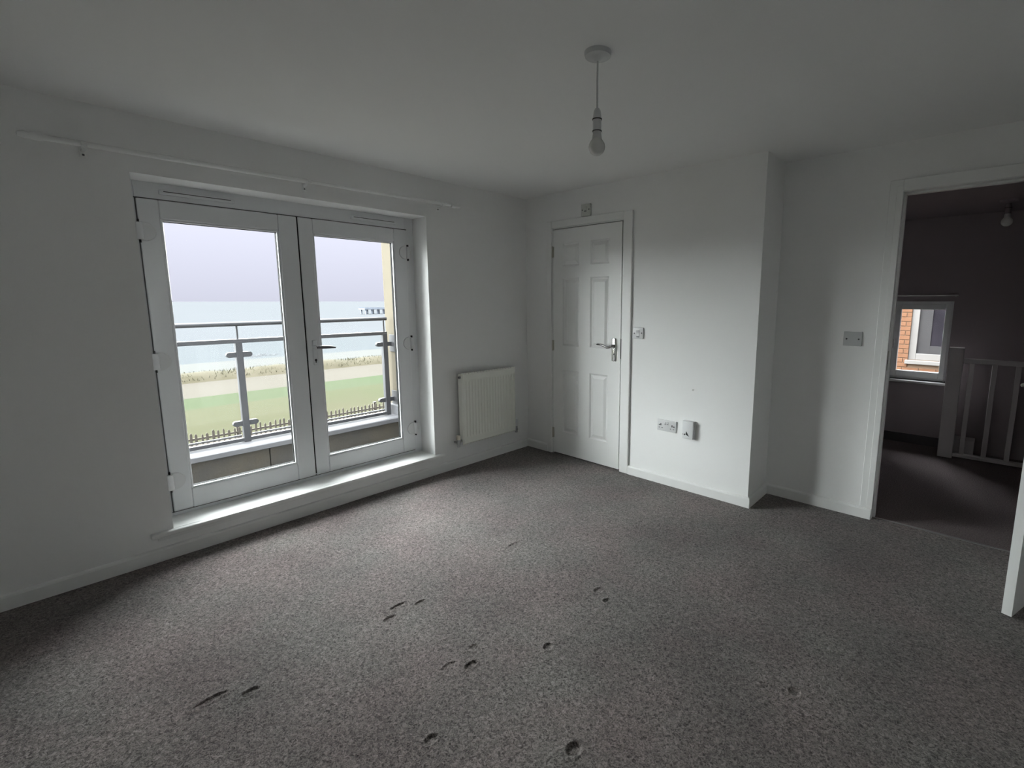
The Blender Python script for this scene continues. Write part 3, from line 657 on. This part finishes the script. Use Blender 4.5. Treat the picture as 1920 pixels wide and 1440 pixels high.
# ---------------------------------------------------------------- ground, dunes, sea
GZ = -5.0
def ground(name, xs, y0, y1, z, mtl, label, cat, amp=0, step=1.0, kind='structure'):
    nx = max(2, int(abs(xs[1]-xs[0])/step)+1); ny = max(2, int((y1-y0)/step)+1); vs = []
    rnd = random.Random(3)
    for j in range(ny):
        for i in range(nx):
            u = i/(nx-1); x = xs[0]+(xs[1]-xs[0])*u; y = y0+(y1-y0)*j/(ny-1)
            h = amp*math.sin(PI*u)*(.75+.25*math.sin(.9*y)*math.sin(.37*y+1.3)+.2*rnd.random()) if amp else 0
            vs.append((x, y, z+h))
    fs = [(j*nx+i, j*nx+i+1, (j+1)*nx+i+1, (j+1)*nx+i) for j in range(ny-1) for i in range(nx-1)]
    me = bpy.data.meshes.new(name); me.from_pydata(vs, [], fs); me.materials.append(mtl); me.polygons.foreach_set('use_smooth', [True]*len(fs))
    o = bpy.data.objects.new(name, me); C.objects.link(o); return tag(o, label, cat, None, kind)
ground('ground', (-24.0, 60), -80, 160, GZ-.02, M['earth'], 'brown earth on the near side of the picket fence', 'ground', 0, 20)
ground('lawn', (-31.5, -23.0), -80, 160, GZ, M['lawn'], 'yellowish patchy lawn just beyond the picket fence', 'lawn', 0, 4)
ground('lawn', (-35.6, -31.5), -80, 160, GZ, M['lawng'], 'fresher green strip of lawn below the sandy track', 'lawn', 0, 4)
ground('sandy_track', (-43.2, -35.6), -80, 160, GZ, M['sand'], 'pale sandy track between the lawn and the dune', 'track', 0, 4)
ground('dune', (-48.3, -42.6), -60, 110, GZ-.02, M['dune'], 'low dry grass dune along the beach', 'dune', .55, .7)
ground('beach', (-58, -47.8), -80, 200, GZ-.1, M['beach'], 'strip of pale beach at the water edge', 'beach', 0, 5)
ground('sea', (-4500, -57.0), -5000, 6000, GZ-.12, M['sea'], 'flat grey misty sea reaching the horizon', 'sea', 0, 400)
# lines of surf: ribbons of raised foam
def surf(x, y0, y1, wdt, label):
    b = MB(); n = 40; a = []; c = []; d = []
    for k in range(n+1):
        y = y0+(y1-y0)*k/n; e = math.sin(PI*k/n)**.5*(.7+.3*math.sin(k*1.7))
        xx = x+.6*math.sin(k*.45)
        a.append(b.b.verts.new((xx-wdt*e-.02, y, GZ-.115))); c.append(b.b.verts.new((xx, y, GZ-.115+.25*e))); d.append(b.b.verts.new((xx+wdt*.6*e+.02, y, GZ-.115)))
    for k in range(n):
        b.b.faces.new((a[k], a[k+1], c[k+1], c[k])); b.b.faces.new((c[k], c[k+1], d[k+1], d[k]))
    return tag(b.build('surf_line', M['foam']), label, 'wave', 'lines of surf near the beach')
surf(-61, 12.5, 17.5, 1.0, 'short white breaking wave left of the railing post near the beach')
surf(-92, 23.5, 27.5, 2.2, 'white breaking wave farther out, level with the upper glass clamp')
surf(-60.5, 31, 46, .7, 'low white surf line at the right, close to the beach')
# dune grass tufts: nobody could count the blades
rnd = random.Random(11); vs = []; fs = []
for k in range(4500):
    x = rnd.uniform(-48.0, -43.0); y = rnd.uniform(-10, 60)
    u = (x+48.3)/5.7
    z = GZ+.40*max(0, math.sin(PI*u))*.8; hh = rnd.uniform(.12, .32); a = rnd.uniform(0, 2*PI); l = rnd.uniform(.05, .25)
    wd = .035; n = len(vs)
    vs += [(x-wd*math.sin(a), y-wd*math.cos(a), z-.05), (x+wd*math.sin(a), y+wd*math.cos(a), z-.05), (x+l*math.cos(a), y+l*math.sin(a), z+hh)]
    fs.append((n, n+1, n+2))
me = bpy.data.meshes.new('dune_grass'); me.from_pydata(vs, [], fs); me.materials.append(M['blade'])
tag((lambda o: (C.objects.link(o), o)[1])(bpy.data.objects.new('dune_grass', me)), 'dry marram grass covering the low dune by the sea', 'grass', None, 'stuff')

# picket fence
fe = thing('picket_fence', (-20, 6, GZ), 'weathered brown picket fence between the building and the lawn', 'fence')
rnd = random.Random(5); FT0 = -3.86
pk = None
for k in range(112):
    y = -3+k*.19
    if pk is None:
        b = MB(); b.poly([(-20.015, y-.042, GZ), (-20.015, y+.042, GZ), (-20.015, y+.042, FT0-.07), (-20.015, y, FT0), (-20.015, y-.042, FT0-.07)], (.025, 0, 0))
        pk = b.build('picket', M['picket'], fe, org=(-20, y, GZ)); base = Vector(pk.location)
        c = pk
    else:
        c = pk.copy(); C.objects.link(c); c.parent = fe; c.location = base+Vector((0, k*.19, 0))
    c.scale = (1, rnd.uniform(.75, 1.1), rnd.uniform(.93, 1.04)); c.rotation_euler = (rnd.uniform(-.03, .03), 0, 0)
for z in (-4.12, -4.7): MB().box(-20.06, -20.02, -3.1, 18.5, z-.04, z+.04, .005).build('fence_rail', M['picket'], fe)
for y in (-.6, 2.45, 5.5, 8.55, 11.6, 14.6):
    p = MB().box(-20.14, -20.05, y-.06, y+.06, GZ, FT0+.02, .005).build('post', M['picket'], fe)
    MB().poly([(-20.16, y-.075, FT0+.02), (-20.03, y-.075, FT0+.02), (-20.03, y+.075, FT0+.02), (-20.16, y+.075, FT0+.02)], (0, 0, .04)).build('post_cap', M['cap'], p)

# pier, its mist put into the pale colour
pr_ = thing('pier', (-224, 130, GZ), 'hazy pier on tall legs far out on the misty sea', 'pier')
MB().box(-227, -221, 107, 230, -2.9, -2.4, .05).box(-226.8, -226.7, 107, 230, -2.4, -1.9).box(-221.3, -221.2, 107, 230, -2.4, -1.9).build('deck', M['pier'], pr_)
lg = None
for k in range(40):
    for x in (-226.3, -221.7):
        if lg is None:
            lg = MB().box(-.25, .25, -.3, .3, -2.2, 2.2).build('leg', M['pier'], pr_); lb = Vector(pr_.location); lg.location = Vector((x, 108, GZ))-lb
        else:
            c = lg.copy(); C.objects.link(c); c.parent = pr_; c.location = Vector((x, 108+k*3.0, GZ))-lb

# ---------------------------------------------------------------- neighbouring house seen through the landing window
YN = 6.5
nh = thing('brick_house', (2.6, YN, GZ), 'orange brick house with a white window outside the landing window', 'house')
NX0, NX1, NZ0, NZ1 = 2.318, 3.45, .428, 1.75
m = MB(); m.box(-.5, NX0, YN+.012, YN+.3, GZ, 2.6).box(NX1, 6.5, YN+.012, YN+.3, GZ, 2.6).box(NX0, NX1, YN+.012, YN+.3, GZ, NZ0).box(NX0, NX1, YN+.012, YN+.3, NZ1, 2.6)
m.build('mortar_wall', M['mortar'], nh)
bw, bh, jt = .215, .065, .010
bk = None; cnt = 0
for r in range(-4, 22):
    z = .08+r*(bh+jt)
    for cix in range(-1, 9):
        x = 1.92+cix*(bw+jt)+(0 if r % 2 else (bw+jt)/2)
        xa, xb = x, x+bw
        if z+bh > NZ0-.06 and z < NZ1:                   # keep the window clear; cut bricks become halves
            if xb > NX0-.002 and xa < NX1: 
                if xa < NX0-.06: xb = NX0-.002
                else: continue
        if bk is None:
            bk = MB().box(0, bw, 0, .06, 0, bh, .003, 1).build('brick', M['brick'], nh); bb = Vector(nh.location); c = bk
        else:
            c = bk.copy(); C.objects.link(c); c.parent = nh
        c.location = Vector((xa, YN+rnd.uniform(-.003, .003), z))-bb; c.scale = ((xb-xa)/bw, 1, 1); cnt += 1
wf = MB().frame('Y', YN+.035, YN+.11, NX0, NX1, NZ0, NZ1, .100, .10, .105, .10, .006).build('window_frame', M['outwhite'], nh)
MB().box(NX0+.09, NX1-.09, YN+.08, YN+.086, NZ0+.09, NZ1-.09).build('glass_pane', M['darkglass'], wf)
MB().box(NX0+.10, NX0+.27, YN+.066, YN+.076, NZ0+.10, NZ1-.10, .003).build('inner_sash', M['net'], wf)
MB().box(NX0+.10, NX1-.10, YN+.067, YN+.077, NZ0+.10, NZ0+.235, .003).build('inner_sill', M['net'], wf)
MB().box(NX0-.035, NX1+.04, YN-.055, YN+.06, NZ0-.066, NZ0-.002, .008).build('window_sill', M['outwhite'], nh)
